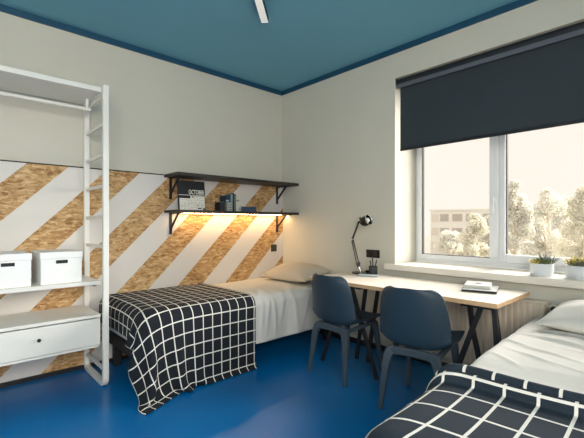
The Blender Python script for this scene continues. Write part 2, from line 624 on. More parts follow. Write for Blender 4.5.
def cloth_object(name, P, uv, m, root_loc, thick=0.007):
    n, k = P.shape[:2]
    me = bpy.data.meshes.new(name)
    vs_ = (P.reshape(-1, 3) - np.array(root_loc)).tolist()
    faces = [(i * k + j, (i + 1) * k + j, (i + 1) * k + j + 1, i * k + j + 1) for i in range(n - 1) for j in range(k - 1)]
    me.from_pydata(vs_, [], faces)
    ul = me.uv_layers.new(name='UVMap')
    fu = uv.reshape(-1, 2)
    for p in me.polygons:
        p.use_smooth = True
        for li in p.loop_indices:
            ul.data[li].uv = fu[me.loops[li].vertex_index]
    me.materials.append(m)
    o = bpy.data.objects.new(name, me)
    C.objects.link(o)
    o.location = root_loc
    s = o.modifiers.new('subdivide', 'SUBSURF'); s.levels = 1; s.render_levels = 1; s.uv_smooth = 'NONE'
    t = o.modifiers.new('thickness', 'SOLIDIFY'); t.thickness = thick; t.offset = 0
    return o

# ------------------------------------------------------------------ beds
def make_bed(label, loc):
    """Local frame: head at x = 0 (window wall), foot at x = -2.04; y from 0 down to -0.92."""
    r = thing('bed', label, 'bed', loc)
    b = mk(); box(b, -2.0, -0.02, -0.86, -0.02, 0.20, 0.30); obj('frame', b, M['bed_frame'], r, bevel=0.008)
    for x in (-1.93, -0.10):
        for y in (-0.80, -0.08):
            b = mk(); box(b, x - 0.03, x + 0.03, y - 0.03, y + 0.03, 0, 0.20); obj('leg', b, M['bed_frame'], r, bevel=0.004)
    b = mk(); box(b, -2.01, -0.01, -0.875, -0.01, 0.301, 0.545); obj('mattress', b, M['mattress'], r, bevel=0.045)
    return r

B1 = Vector((-0.03, -0.045, 0))
B2 = Vector((-0.125, -2.708, 0))
make_bed('single bed on dark frame against the striped board wall', B1)
make_bed('single bed on dark frame in the right foreground below the flowerpots', B2)

def sheet(name, label, org, width, front_drop, back_drop, seed, wr, blanket_x):
    """White sheet over the mattress: section path runs from the back hem over the top to the front hem."""
    x0, x1 = -2.03, 0.005
    top = 0.562
    yb, yf = 0.005, -width
    path = []
    def arc(cy, cz, r, a0, a1, n=6):
        for i in range(n + 1):
            a = a0 + (a1 - a0) * i / n
            path.append((cy + r * math.cos(a), cz + r * math.sin(a)))
    R = 0.065
    nb = max(2, int(back_drop / 0.04))
    for i in range(nb):
        path.append((yb + 0.004, top - back_drop + (back_drop - R) * i / nb))
    arc(yb - R, top - R, R, 0, PI / 2)
    for i in range(1, 60):
        path.append((yb - R + (yf + R - yb + R) * i / 60, top))
    arc(yf + R, top - R, R, PI / 2, PI)
    for i in range(1, 13):
        path.append((yf, top - R - (front_drop - R) * i / 12))
    nx = 190
    b = mk()
    grid = []
    for i in range(nx + 1):
        x = x0 + (x1 - x0) * i / nx
        row = []
        for j, (y, z) in enumerate(path):
            t = (y - yf) / (yb - yf)
            q = Vector((x * 2.2 + seed, y * 3.0, z * 2.0))
            dz = 0.012 * math.sin(PI * max(0, min(1, t))) ** 0.5
            crumple = noise.noise(q * 1.7) * 0.010 + wr(x, y, z)
            n_out = Vector((0, 0, 1))
            if z < top - 0.02:
                n_out = Vector((0, -1 if y < (yb + yf) / 2 else 0.0, 0.3))
                low = (top - z) / front_drop
                ripple = 0.012 * low * math.sin(x * 17 + 2.5 * noise.noise(Vector((x * 3, 1.0, seed))))
                crumple += ripple + 0.008 * low
            flat = max(0.0, min(1.0, (x + blanket_x) / 0.10))   # pressed flat where the blanket lies
            crumple *= 0.12 + 0.88 * flat
            dz *= flat
            p = Vector((x, y, z)) + n_out * (crumple + 0.010 * (0.3 + 0.7 * flat)) + Vector((0, 0, dz if z > top - 0.02 else 0))
            # ends pulled down a little at head and foot
            e = min(1, (x1 - x) / 0.06, (x - x0) / 0.06)
            p.z -= 0.02 * (1 - max(0, e)) ** 2
            row.append(b.verts.new(p))
        grid.append(row)
    for i in range(nx):
        for j in range(len(path) - 1):
            b.faces.new((grid[i][j], grid[i + 1][j], grid[i + 1][j + 1], grid[i][j + 1]))
    o = obj(name, b, M['sheet'], smooth=True, loc=org)
    s = o.modifiers.new('subdivide', 'SUBSURF'); s.levels = 1; s.render_levels = 1
    t = o.modifiers.new('thickness', 'SOLIDIFY'); t.thickness = 0.004; t.offset = 1
    return tag(o, label, 'bed sheet')

def fold(x, y, cx, cy, ang, length, w, a):
    dx, dy = x - cx, y - cy
    u = dx * math.cos(ang) + dy * math.sin(ang)
    v = -dx * math.sin(ang) + dy * math.cos(ang)
    return a * math.exp(-(u / length) ** 2 - (v / w) ** 2)

def wr1(x, y, z):
    s = 0
    for cx, cy, an, le, w, a in ((-1.05, -0.75, 1.2, .25, .03, .010), (-0.98, -0.8, 1.0, .2, .025, .010), (-0.9, -0.7, 1.35, .25, .03, .008), (-0.75, -0.78, 1.2, .2, .035, .008), (-1.1, -0.5, 1.4, .25, .03, .008), (-0.6, -0.8, 0.9, .2, .03, .006),
                                (-1.04, -1.00, 1.50, .13, .018, .009), (-0.97, -0.98, 1.40, .12, .016, .008), (-0.90, -1.02, 1.62, .12, .018, .008), (-0.80, -0.98, 1.30, .11, .02, .007), (-0.66, -1.02, 1.75, .12, .022, .007), (-0.50, -1.0, 1.2, .13, .022, .006), (-0.35, -1.03, 1.5, .12, .025, .006)):
        s += 1.7 * fold(x, y - (0.57 - z) * 0.8 * (z < 0.55), cx, cy, an, le, w, a)
    return s

def wr2(x, y, z):
    s = 0
    for cx, cy, an, le, w, a in ((-0.62, -0.28, 1.30, .20, .012, .016), (-0.66, -0.28, 1.27, .15, .014, -.006), (-0.78, -0.12, 1.10, .13, .011, .014), (-0.86, -0.26, 1.2, .14, .010, .011), (-0.95, -0.20, 1.0, .12, .012, .010),
                                 (-0.42, -0.24, 1.42, .22, .012, .010), (-0.74, -0.52, 1.5, .18, .012, .010), (-0.92, -0.55, 1.35, .16, .012, .009), (-1.06, -0.12, 0.9, .10, .012, .010), (-0.5, -0.62, 1.65, .2, .012, .008),
                                 (-1.02, -0.36, 1.2, .12, .010, .008), (-0.24, -0.18, 1.3, .12, .014, .008)):
        s += fold(x, y, cx, cy, an, le, w, a)
    return s

sheet('bed_sheet', 'creased white sheet hanging over the side of the bed at the striped wall', B1, 0.905, 0.375, 0.25, 3.1, wr1, 1.12)
sheet('bed_sheet', 'creased white sheet covering the bed in the right foreground', B2, 0.905, 0.375, 0.375, 9.7, wr2, 1.20)

# checked blanket over the foot of the far bed
h = 0.027
ns, nt_ = 42, 54
s = np.arange(ns) * h
t = np.arange(nt_) * h
S, T = np.meshgrid(s, t, indexing='ij')
xe, yb_ = -1.132, -0.035
P0 = np.stack([xe - S, yb_ - T, np.full_like(S, 0.64)], -1)
col = box_collider((-2.075, -0.965, -0.5), (0.0, -0.03, 0.583), 0.07, 0.014, wall_y=-0.028)
P = drape(P0, h, col, steps=300, iters=14, bend=0.12)
UV = np.stack([S - 0.012, T + 0.03], -1)
bk = cloth_object('blanket', P, UV, M['check'], (-1.7, -0.5, 0.6))
tag(bk, 'black and white checked blanket draped over the foot of the far bed', 'blanket')

# checked blanket on the near bed, its far edge gathered in two folds
ns, nt_ = 38, 45
s = np.arange(ns) * h
t = np.arange(nt_) * h
S, T = np.meshgrid(s, t, indexing='ij')
xe, yb_ = -1.635, -2.708 + 0.22
P0 = np.stack([xe - S, yb_ - T, np.full_like(S, 0.64)], -1)
col2 = box_collider((-2.175, -3.66, -0.5), (0.0, -2.702, 0.576), 0.07, 0.012)
P = drape(P0, h, col2, steps=170, iters=12, seed=5)
# gathered folds: extra rows beyond the simulated edge
extra = []
euv = []
prof = [(0.012, 0.000), (0.022, 0.012), (0.020, 0.034), (0.030, 0.048), (0.052, 0.046), (0.062, 0.034), (0.060, 0.040), (0.0606, 0.0408), (0.062, 0.058), (0.074, 0.070), (0.096, 0.066), (0.118, 0.044), (0.128, 0.018), (0.132, 0.004)]
edge = P[0].copy()
inward = np.array([1.0, 0, 0])
acc = 0.0
prev = (0.0, 0.0)
for (dx, dz) in [(a * 0.9, b_ * 0.8) for a, b_ in prof]:
    acc += math.hypot(dx - prev[0], dz - prev[1])
    prev = (dx, dz)
    row = edge.copy()
    hang = np.clip((edge[:, 2] - 0.45) / 0.12, 0, 1)
    wob = 0.012 * np.sin(edge[:, 1] * 9 + dx * 8)
    row[:, 0] += dx + wob * min(1, dx / 0.03)
    row[:, 2] += dz * hang
    row[:, 1] += (1 - hang) * dz
    extra.append(row)
    sh = 0.0 if dx < 0.0543 else 0.045
    euv.append(np.stack([np.full(nt_, 0.0) - acc, t + 0.03 + sh], -1))
Pall = np.concatenate([np.array(extra)[::-1], P], 0)
UVs = np.stack([S, T + 0.03], -1)
UVall = np.concatenate([np.array(euv)[::-1], UVs], 0)
UVall[..., 0] += 0.055
bk2 = cloth_object('blanket', Pall, UVall, M['check2'], (-1.9, -3.2, 0.6))
bk2['category'] = 'blanket'
for o_ in [o for o in C.objects if o.parent is None and o.get('category') in ('bed', 'bed sheet', 'blanket') and o.location.y < -1.5]:
    pv = Vector((-0.125, -2.72, 0))                       # the near bed stands slightly askew
    Rz = Matrix.Rotation(math.radians(3.0), 3, 'Z')
    o_.location = pv + Rz @ (o_.location - pv)
    o_.rotation_euler.z = math.radians(3.0)
tag(bk2, 'dark grey checked blanket with folded edge on the bed in the right foreground', 'blanket')

def pillow(label, loc, lx, ly, th, tilt, rz, seed, m):
    b = mk()
    n = 26
    top, bot = {}, {}
    for i in range(n + 1):
        for j in range(n + 1):
            u, v = -1 + 2 * i / n, -1 + 2 * j / n
            k = (max(0.0, (1 - u * u)) ** 0.55) * (max(0.0, (1 - v * v)) ** 0.55)
            pinch = 1 - 0.07 * ((1 - v * v) * u * u)
            pinch2 = 1 - 0.07 * ((1 - u * u) * v * v)
            x, y = u * lx / 2 * pinch, v * ly / 2 * pinch2
            w = noise.noise(Vector((u * 2 + seed, v * 2, 1))) * 0.012
            rim = max(abs(u), abs(v))
            cr = 0.006 * math.sin(14 * math.atan2(v, u) + seed) * rim ** 4 * k ** 0.3
            zt = th * 0.62 * k + (w + cr) * min(1, k * 3)
            zb = -th * 0.38 * k
            top[i, j] = b.verts.new((x, y, zt))
            edge_ = i in (0, n) or j in (0, n)
            bot[i, j] = top[i, j] if edge_ else b.verts.new((x, y, zb))
    for i in range(n):
        for j in range(n):
            b.faces.new((top[i, j], top[i + 1, j], top[i + 1, j + 1], top[i, j + 1]))
            f = [bot[i, j], bot[i, j + 1], bot[i + 1, j + 1], bot[i + 1, j]]
            if len(set(f)) > 2:
                try:
                    b.faces.new(f)
                except ValueError:
                    pass
    o = obj('pillow', b, m, smooth=True, loc=loc)
    o.rotation_euler = (0, tilt, rz)
    sb = o.modifiers.new('subdivide', 'SUBSURF'); sb.levels = 1; sb.render_levels = 1
    return tag(o, label, 'pillow')

pillow('beige pillow lying at the head of the bed by the striped wall', (-0.275, -0.54, 0.665), 0.45, 0.67, 0.17, math.radians(-9), math.radians(4), 1.0, M['pillow'])
pillow('plump off-white pillow on the near bed in front of the radiator valve', (-0.335, -3.19, 0.648), 0.48, 0.70, 0.17, math.radians(-7), math.radians(-3), 4.0, M['sheet'])

# ------------------------------------------------------------------ open wardrobe rack with ladder sides
WX0, WX1 = -3.315, -2.175      # centre lines of the two ladder frames
wr = thing('open_wardrobe', 'white open wardrobe rack with ladder sides, shelves and a drawer', 'wardrobe', (-2.745, -0.27, 0))
def ladder(x):
    x -= -2.745
    yf, yb2, zt, R = -0.265, 0.225, 2.203, 0.055
    pts = [(x, yf, zt), (x, yf, 0.019 + R)]
    for i in range(1, 6):
        a = PI + (PI / 2) * i / 6
        pts.append((x, yf + R + R * math.cos(a), 0.019 + R + R * math.sin(a)))
    pts.append((x, yf + R, 0.019)); pts.append((x, yb2 - R, 0.019))
    for i in range(1, 6):
        a = 1.5 * PI + (PI / 2) * i / 6
        pts.append((x, yb2 - R + R * math.cos(a), 0.019 + R + R * math.sin(a)))
    pts.append((x, yb2, 0.019 + R)); pts.append((x, yb2, zt))
    b = mk()
    sweep(b, pts, rect(0.036, 0.040), up=(1, 0, 0))
    f = obj('side_frame', b, M['white'], wr, bevel=0.005)
    for z in (2.135, 1.925, 1.70, 1.472, 1.243, 1.022, 0.125):
        b = mk()
        box(b, x - 0.011, x + 0.011, yf + 0.02, yb2 - 0.02, z - 0.012, z + 0.012)
        obj('rung', b, M['white'], f, bevel=0.004)
    return f
ladder(WX1); ladder(WX0)
xa, xb = WX0 + 2.745 + 0.019, WX1 + 2.745 - 0.019
bm = mk(); box(bm, xa, xb, -0.225, 0.20, 2.160, 2.195); obj('top_shelf', bm, M['white'], wr, bevel=0.003)
bm = mk(); tube(bm, [(xa, 0.03, 2.085), (xb - 0.001, 0.03, 2.085)], 0.013, 16); rail = obj('clothes_rail', bm, M['white'], wr, smooth=True, angle=50)
for x in (xa + 0.03, xb - 0.03):
    bm = mk(); box(bm, x - 0.01, x + 0.01, 0.015, 0.045, 2.085, 2.1605); obj('rail_bracket', bm, M['white'], rail)
bm = mk(); box(bm, xa, xb, -0.215, 0.225, 0.748, 0.776); obj('shelf', bm, M['white'], wr, bevel=0.003)
bm = mk()
box(bm, xa, xb, -0.218, 0.225, 0.508, 0.530)
box(bm, xa, xa + 0.016, -0.195, 0.225, 0.29, 0.508)
box(bm, xb - 0.016, xb, -0.195, 0.225, 0.29, 0.508)
box(bm, xa + 0.016, xb - 0.016, -0.218, 0.225, 0.29, 0.306)
box(bm, xa + 0.016, xb - 0.016, 0.21, 0.225, 0.306, 0.508)
obj('drawer_case', bm, M['white'], wr, bevel=0.002)
bm = mk(); box(bm, xa + 0.002, xb - 0.002, -0.216, -0.197, 0.309, 0.500); dr = obj('drawer', bm, M['white'], wr, bevel=0.002)
bm = mk(); lathe(bm, [(0.006, 0), (0.006, 0.012), (0.012, 0.016), (0.012, 0.024), (0.009, 0.027)], 16, (0, -1, 0), (0.165, -0.2155, 0.418)); obj('knob', bm, M['black'], dr, smooth=True, angle=40)
for x in (xa + 0.0, xb - 0.026):
    bm = mk(); box(bm, x, x + 0.026, -0.12, -0.09, 0.722, 0.7475); obj('shelf_clip', bm, M['steel'], wr, bevel=0.002)

def storage_box(label, loc):
    r = thing('storage_box', label, 'box', loc, group='white storage boxes on the wardrobe shelf')
    w, d, hh = 0.252, 0.33, 0.175
    b = mk()
    box(b, -w / 2, w / 2, 0, d, 0.0, hh)
    obj('body', b, M['box'], r, bevel=0.003)
    b = mk(); box(b, -w / 2 - 0.004, w / 2 + 0.004, -0.004, d + 0.004, hh + 0.0005, hh + 0.046); obj('lid', b, M['box'], r, bevel=0.004)
    b = mk(); box(b, -0.036, 0.036, -0.005, -0.0004, hh - 0.034, hh - 0.011); obj('label_holder', b, M['ink'], r, bevel=0.002)
    return r
storage_box('white cardboard storage box on the shelf next to the wardrobe ladder', (-2.437, -0.455, 0.7765))
storage_box('white cardboard storage box cut off by the left edge of the photo', (-2.742, -0.455, 0.7765))

# ------------------------------------------------------------------ wall shelves
def bracket(x, z_under, root):
    b = mk()
    w = 0.026
    box(b, x - w / 2, x + w / 2, -0.029, -0.021, z_under - 0.205, z_under - 0.0005)
    box(b, x - w / 2, x + w / 2, -0.265, -0.029, z_under - 0.008, z_under - 0.0005)
    sweep(b, [(x, -0.027, z_under - 0.155), (x, -0.185, z_under - 0.006)], rect(0.018, 0.012), up=(1, 0, 0))
    return obj('bracket', b, M['black'], root)

def wall_shelf(label, z0, z1):
    r = thing('wall_shelf', label, 'shelf', (0, 0, 0), group='dark shelves over the far bed')
    b = mk(); box(b, -1.50, -0.002, -0.305, -0.0215, z0, z1); obj('board', b, M['dark_shelf'], r, bevel=0.002)
    for x in (-1.436, -0.097):
        bracket(x, z0, r)
    return r
wall_shelf('upper dark wooden wall shelf on black brackets, empty on top', 1.632, 1.660)
wall_shelf('lower dark wooden wall shelf carrying the calendar and books', 1.297, 1.320)
led = thing('led_strip', 'glowing warm led strip under the lower wall shelf', 'light', (-0.76, -0.10, 1.29))
bm = mk(); box(bm, -0.645, 0.75, -0.028, 0.028, 0.0025, 0.0046); obj('light_strip', bm, M['led'], led)
bm = mk(); box(bm, -0.648, 0.752, -0.030, 0.030, 0.0048, 0.0066); obj('channel', bm, M['steel'], led)

# calendar leaning on the wall
cal = thing('wall_calendar', 'black and white october calendar board leaning on the lower wall shelf', 'calendar', (-1.275, -0.155, 1.3205))
cal.rotation_euler = (math.radians(-5), 0, 0)
cw, chh = 0.285, 0.288
bm = mk(); box(bm, -cw / 2, cw / 2, 0, 0.012, 0, chh); obj('board', bm, M['ink'], cal, bevel=0.002)
bm = mk()
box(bm, -cw / 2 + 0.012, cw / 2 - 0.006, -0.0015, 0.0, 0.006, 0.116)
box(bm, -0.018, cw / 2 - 0.006, -0.0015, 0.0, 0.116, 0.140)
obj('page', bm, M['paper'], cal)
bm = mk(); box(bm, -cw / 2 + 0.006, cw / 2 - 0.004, -0.0022, -0.0002, 0.145, 0.150); obj('divider_line', bm, M['paper'], cal)
def text_mesh(name, s, size, x, z, m, parent, y=-0.0012, align='RIGHT', bold=0.0, width=0.165):
    cu = bpy.data.curves.new(name, 'FONT')
    cu.body = s
    cu.size = size
    cu.align_x = align
    cu.extrude = 0.0006
    cu.offset = bold
    to = bpy.data.objects.new(name + '_src', cu)
    C.objects.link(to)
    dg = bpy.context.evaluated_depsgraph_get()
    me = bpy.data.meshes.new_from_object(to.evaluated_get(dg))
    bpy.data.objects.remove(to)
    me.name = name
    me.materials.clear()
    me.materials.append(m)
    xs = [v.co.x for v in me.vertices]
    me.transform(Matrix.Diagonal((width / (max(xs) - min(xs)), 1, 1, 1)))
    me.transform(Matrix.Translation((x, y, z)) @ Matrix.Rotation(PI / 2, 4, 'X'))
    o = bpy.data.objects.new(name, me)
    C.objects.link(o)
    o.parent = parent
    return o
text_mesh('lettering', 'OCTOBER', 0.058, cw / 2 - 0.012, 0.160, M['paper'], cal, bold=0.0012)
bm = mk()
r2 = random.Random(4)
for k in range(5):
    z = 0.124 - k * 0.023
    box(bm, (-0.012 if k == 0 else -cw / 2 + 0.016), cw / 2 - 0.010, -0.0022, -0.0012, z - 0.0008, z + 0.0004)
    for q in range(7):
        x = -cw / 2 + 0.022 + q * 0.036
        if k == 0 and q < 4:
            continue
        if r2.random() < 0.75:
            ln = r2.uniform(0.008, 0.024)
            zz = z - 0.008 - r2.random() * 0.006
            box(bm, x, x + ln, -0.0022, -0.0012, zz - 0.0012, zz + 0.0012)
for x, z, w_, h_ in ((0.000, 0.126, 0.014, 0.010), (0.048, 0.046, 0.010, 0.010), (0.055, 0.016, 0.04, 0.010), (0.112, 0.008, 0.026, 0.016)):
    box(bm, x, x + w_, -0.0024, -0.0012, z, z + h_)
obj('date_marks', bm, M['ink'], cal)

# books on the lower shelf
def book(label, x, w, hh, d, colr, y=-0.165, group='upright books on the lower wall shelf', band=None):
    r = thing('book', label, 'book', (x, y, 1.3205), group=group)
    b = mk()
    t_ = 0.003
    box(b, -w / 2, -w / 2 + t_, 0, d, 0, hh); box(b, w / 2 - t_, w / 2, 0, d, 0, hh); box(b, -w / 2, w / 2, -0.003, 0.0, 0, hh)
    obj('cover', b, colr, r)
    b = mk(); box(b, -w / 2 + t_, w / 2 - t_, 0.0005, d - 0.004, 0.003, hh - 0.004); obj('pages', b, M['page'], r)
    if band:
        b = mk(); box(b, -w / 2 + 0.002, w / 2 - 0.002, -0.004, -0.0031, hh * 0.62, hh * 0.72); obj('spine_band', b, band, r)
    return r
def slab_case(label, x, w, hh, d, n):
    r = thing('disc_case_stack', label, 'box', (x, -0.26, 1.3205))
    b = mk(); box(b, -w / 2, w / 2, 0, d, 0, hh); obj('body', b, coloured('case_grey', 120, 122, 118), r, bevel=0.002)
    for k in range(n):
        z = hh * (k + 0.5) / n
        b = mk(); box(b, -w / 2 + 0.003, w / 2 - 0.003, -0.0015, 0.0, z - 0.003, z + 0.003); obj('label_strip', b, coloured('case_label', 190, 190, 182), r)
    return r
slab_case('small grey striped case standing before the blue books on the shelf', -0.925, 0.062, 0.088, 0.05, 5)
r = thing('notebook', 'small black block standing left of the striped case on the shelf', 'book', (-0.990, -0.235, 1.3205))
bm = mk(); box(bm, -0.026, 0.026, 0, 0.10, 0, 0.090); obj('cover', bm, coloured('block_black', 34, 34, 36), r, bevel=0.003)
bm = mk(); box(bm, -0.021, 0.0245, 0.003, 0.0985, 0.0895, 0.0912); obj('pages', bm, M['page'], r)
book('wide blue book, leftmost of the upright books on the shelf', -0.889, 0.044, 0.163, 0.11, coloured('book_navy', 30, 50, 68), band=coloured('band_pale', 160, 178, 186))
book('slate blue book second from left among the upright books', -0.857, 0.018, 0.170, 0.11, coloured('book_slate', 40, 66, 88))
book('pale teal book in the middle of the upright books', -0.836, 0.022, 0.180, 0.11, coloured('book_teal', 132, 158, 162))
book('black book right of the pale teal one on the shelf', -0.815, 0.018, 0.190, 0.11, coloured('book_black', 32, 34, 36))
book('grey green book left of the white upright book', -0.793, 0.024, 0.184, 0.11, coloured('book_sage', 112, 116, 104))
book('white book, rightmost of the upright books on the shelf', -0.763, 0.034, 0.172, 0.11, coloured('book_white', 204, 202, 190), band=coloured('band_grey', 120, 120, 116))
def flat_book(label, z, hh, w, d, colr):
    r = thing('book', label, 'book', (-0.652, -0.215, z), group='books lying flat on the lower wall shelf')
    b = mk(); box(b, -w / 2, w / 2, 0, d, 0, 0.003); box(b, -w / 2, w / 2, 0, d, hh - 0.003, hh); box(b, -w / 2, w / 2, -0.003, 0, 0, hh)
    obj('cover', b, colr, r)
    b = mk(); box(b, -w / 2 + 0.003, w / 2 - 0.003, 0.0005, d - 0.004, 0.0031, hh - 0.0031); obj('pages', b, M['page'], r)
    return r
flat_book('blue book at the bottom of the flat pair on the shelf', 1.3205, 0.026, 0.200, 0.14, coloured('book_blue', 66, 84, 108))
flat_book('dark blue book on top of the flat pair on the shelf', 1.3470, 0.026, 0.190, 0.14, coloured('book_deep', 50, 70, 98))

# ------------------------------------------------------------------ sockets
sk = thing('light_switch', 'small square bronze switch on the striped wall above the pillow', 'switch', (-0.147, -0.0205, 0.905))
bm = mk(); box(bm, -0.042, 0.042, -0.009, 0, -0.042, 0.042); obj('plate', bm, M['outlet'], sk, bevel=0.003)
bm = mk(); box(bm, -0.028, 0.028, -0.013, -0.0092, -0.028, 0.028); obj('rocker', bm, M['outlet'], sk, bevel=0.002)
sk = thing('wall_socket', 'black double wall socket above the pen cup', 'socket', (-0.0005, -1.335, 0.905))
bm = mk(); box(bm, -0.009, 0, -0.076, 0.076, -0.038, 0.038); obj('plate', bm, M['black_gloss'], sk, bevel=0.003)
for y in (-0.036, 0.036):
    bm = mk(); lathe(bm, [(0.024, 0.0), (0.024, 0.004), (0.019, 0.004), (0.018, 0.001)], 20, (-1, 0, 0), (-0.0092, y, 0)); obj('outlet', bm, M['black'], sk, smooth=True, angle=40)

# ------------------------------------------------------------------ radiator
ry0, ry1 = -2.78, -1.72
rd = thing('radiator', 'cream ribbed panel radiator below the window sill', 'radiator', (-0.03, -2.25, 0))
bm = mk()
n = 27
zb, zt = 0.13, 0.655
L0, L1 = ry0 + 2.25, ry1 + 2.25
row_b, row_t = [], []
step = (L1 - L0) / n
pts = [(0.03 - 0.031, L0)]
for k in range(n):
    y = L0 + k * step
    for f, x in ((0.12, -0.052), (0.28, -0.068), (0.62, -0.068), (0.78, -0.052)):
        pts.append((x, y + f * step))
pts.append((0.03 - 0.031, L1))
lo_ = [bm.verts.new((x, y, zb)) for x, y in pts]
hi_ = [bm.verts.new((x, y, zt)) for x, y in pts]
for a in range(len(pts) - 1):
    bm.faces.new((lo_[a], lo_[a + 1], hi_[a + 1], hi_[a]))
bm.faces.new((lo_[-1], lo_[0], hi_[0], hi_[-1]))
bm.faces.new(hi_); bm.faces.new(list(reversed(lo_)))
obj('ribbed_panel', bm, M['radiator'], rd)
bm = mk(); box(bm, -0.072, 0.020, L0 - 0.004, L1 + 0.004, zt + 0.0005, zt + 0.014); obj('top_grille', bm, M['radiator'], rd, bevel=0.003)
for y in (L0 + 0.12, L1 - 0.12):
    bm = mk(); box(bm, 0.0, 0.0295, y - 0.02, y + 0.02, 0.2, 0.6); obj('wall_bracket', bm, M['radiator'], rd)
bm = mk()
tube(bm, [(-0.02, L0 + 0.002, 0.635), (-0.02, L0 - 0.05, 0.635)], 0.012)
lathe(bm, [(0.016, 0), (0.025, 0.006), (0.026, 0.045), (0.022, 0.052)], 20, (-1, -0.15, 0), (-0.022, L0 - 0.04, 0.635))
valve = obj('valve', bm, M['radiator'], rd, smooth=True, angle=40)
bm = mk(); lathe(bm, [(0.017, 0), (0.017, 0.006), (0.012, 0.009)], 18, (-1, -0.15, 0), (-0.022 - 0.0525, L0 - 0.048, 0.635)); obj('valve_cap', bm, M['black'], valve, smooth=True, angle=40)
bm = mk(); tube(bm, [(-0.02, L0 - 0.045, 0.625), (-0.02, L0 - 0.045, 0.002)], 0.008); obj('pipe', bm, M['radiator'], rd, smooth=True)

# ------------------------------------------------------------------ desk
dk = thing('desk', 'long pale desk on black trestle legs below the window', 'desk', (-0.41, -1.925, 0))
dx0, dx1, dy0, dy1 = -0.70 + 0.41, -0.105 + 0.41, -2.69 + 1.925, -1.155 + 1.925
bm = mk()
for f in box(bm, dx0, dx1, dy0, dy1, 0.701, 0.730):
    f.material_index = 0 if abs(f.calc_center_median().z - 0.730) < 1e-4 or abs(f.calc_center_median().z - 0.701) < 1e-4 else 1
obj('table_top', bm, [M['desk_top'], M['desk_edge']], dk, bevel=0.0015)
def strut(par, pts, w=0.030, d=0.022):
    b = mk()
    sweep(b, [(x + 0.41, y + 1.925, z) for x, y, z in pts], rect(w, d), up=(1, 0, 0))
    return obj('leg', b, M['black'], par, bevel=0.003)
def trestle(bars, legs):
    b = mk()
    for q in bars:
        box(b, q[0] + 0.41, q[1] + 0.41, q[2] + 1.925, q[3] + 1.925, q[4], q[5])
    tr = obj('trestle', b, M['black'], dk, bevel=0.003)
    for p in legs:
        strut(tr, p)
trestle([(-0.66, -0.40, -2.66, -2.46, 0.680, 0.7005)],
        [[(-0.63, -2.575, 0.69), (-0.63, -2.335, 0.012)], [(-0.63, -2.650, 0.69), (-0.63, -2.695, 0.012)],
         [(-0.55, -2.470, 0.69), (-0.55, -2.489, 0.53), (-0.55, -2.60, 0.012)], [(-0.44, -2.58, 0.69), (-0.44, -2.66, 0.012)]])
trestle([(-0.66, -0.34, -1.68, -1.47, 0.680, 0.7005)],
        [[(-0.63, -1.495, 0.69), (-0.63, -1.255, 0.012)], [(-0.63, -1.575, 0.69), (-0.63, -1.815, 0.012)],
         [(-0.38, -1.535, 0.69), (-0.38, -1.43, 0.012)], [(-0.38, -1.66, 0.69), (-0.38, -1.545, 0.012)]])

# desk lamp
lp = thing('desk_lamp', 'black jointed desk lamp at the far end of the desk', 'lamp', (-0.19, -1.33, 0.7305))
def lp_pt(y, z, x=-0.2):
    return (x + 0.19, y + 1.33, z - 0.7305)
bm = mk(); lathe(bm, [(0.078, 0), (0.082, 0.006), (0.080, 0.014), (0.03, 0.020), (0.012, 0.022)], 32); obj('base', bm, M['black_gloss'], lp, smooth=True, angle=40)
bm = mk(); lathe(bm, [(0.013, 0.022), (0.013, 0.045), (0.009, 0.048)], 16); tube(bm, [lp_pt(-1.33, 0.765), lp_pt(-1.318, 0.80)], 0.008); obj('pivot', bm, M['chrome'], lp, smooth=True, angle=40)
elbow = (-1.240, 1.045)
b0 = (-1.312, 0.80)
bm = mk()
for off in (-0.014, 0.014):
    tube(bm, [lp_pt(b0[0] - off, b0[1]), lp_pt(elbow[0] - off * 0.6, elbow[1])], 0.0058, 10)
tube(bm, [lp_pt(b0[0], b0[1] - 0.01, -0.208), lp_pt(b0[0], b0[1] + 0.035, -0.192)], 0.013, 10)
obj('lower_arm', bm, M['black_gloss'], lp, smooth=True, angle=40)
top = (-1.318, 1.215)
bm = mk(); tube(bm, [lp_pt(*elbow), lp_pt(*top)], 0.0095, 10); obj('upper_arm', bm, M['black_gloss'], lp, smooth=True, angle=40)
bm = mk(); lathe(bm, [(0.014, -0.016), (0.016, 0), (0.014, 0.016)], 16, (-1, 0, 0), lp_pt(elbow[0] + 0.004, elbow[1])); tube(bm, [lp_pt(elbow[0], elbow[1]), lp_pt(elbow[0] + 0.03, elbow[1] + 0.012)], 0.005); obj('elbow_joint', bm, M['chrome'], lp, smooth=True, angle=40)
bm = mk(); lathe(bm, [(0.006, -0.012), (0.013, -0.008), (0.013, 0.008), (0.006, 0.012)], 16, (-1, 0.3, 0.2), lp_pt(-1.325, 1.248)); tube(bm, [lp_pt(-1.318, 1.21), lp_pt(-1.325, 1.248)], 0.004); obj('knob', bm, M['chrome'], lp, smooth=True, angle=40)
ax = Vector((0.02, -0.93, 0.30)).normalized()
ho = Vector(lp_pt(-1.350, 1.205))
bm = mk()
lathe(bm, [(0.010, -0.018), (0.030, 0.0), (0.040, 0.012), (0.046, 0.030), (0.0475, 0.080), (0.046, 0.081), (0.044, 0.030), (0.036, 0.014)], 28, ax, ho, cap=False)
tube(bm, [lp_pt(*top), tuple(ho - ax * 0.012)], 0.006)
obj('shade', bm, M['black_gloss'], lp, smooth=True, angle=50)
bm = mk(); lathe(bm, [(0.0478, 0.076), (0.0492, 0.082), (0.0480, 0.088), (0.0455, 0.086), (0.0450, 0.078)], 28, ax, ho, cap=False); obj('rim', bm, M['chrome'], lp, smooth=True, angle=50)
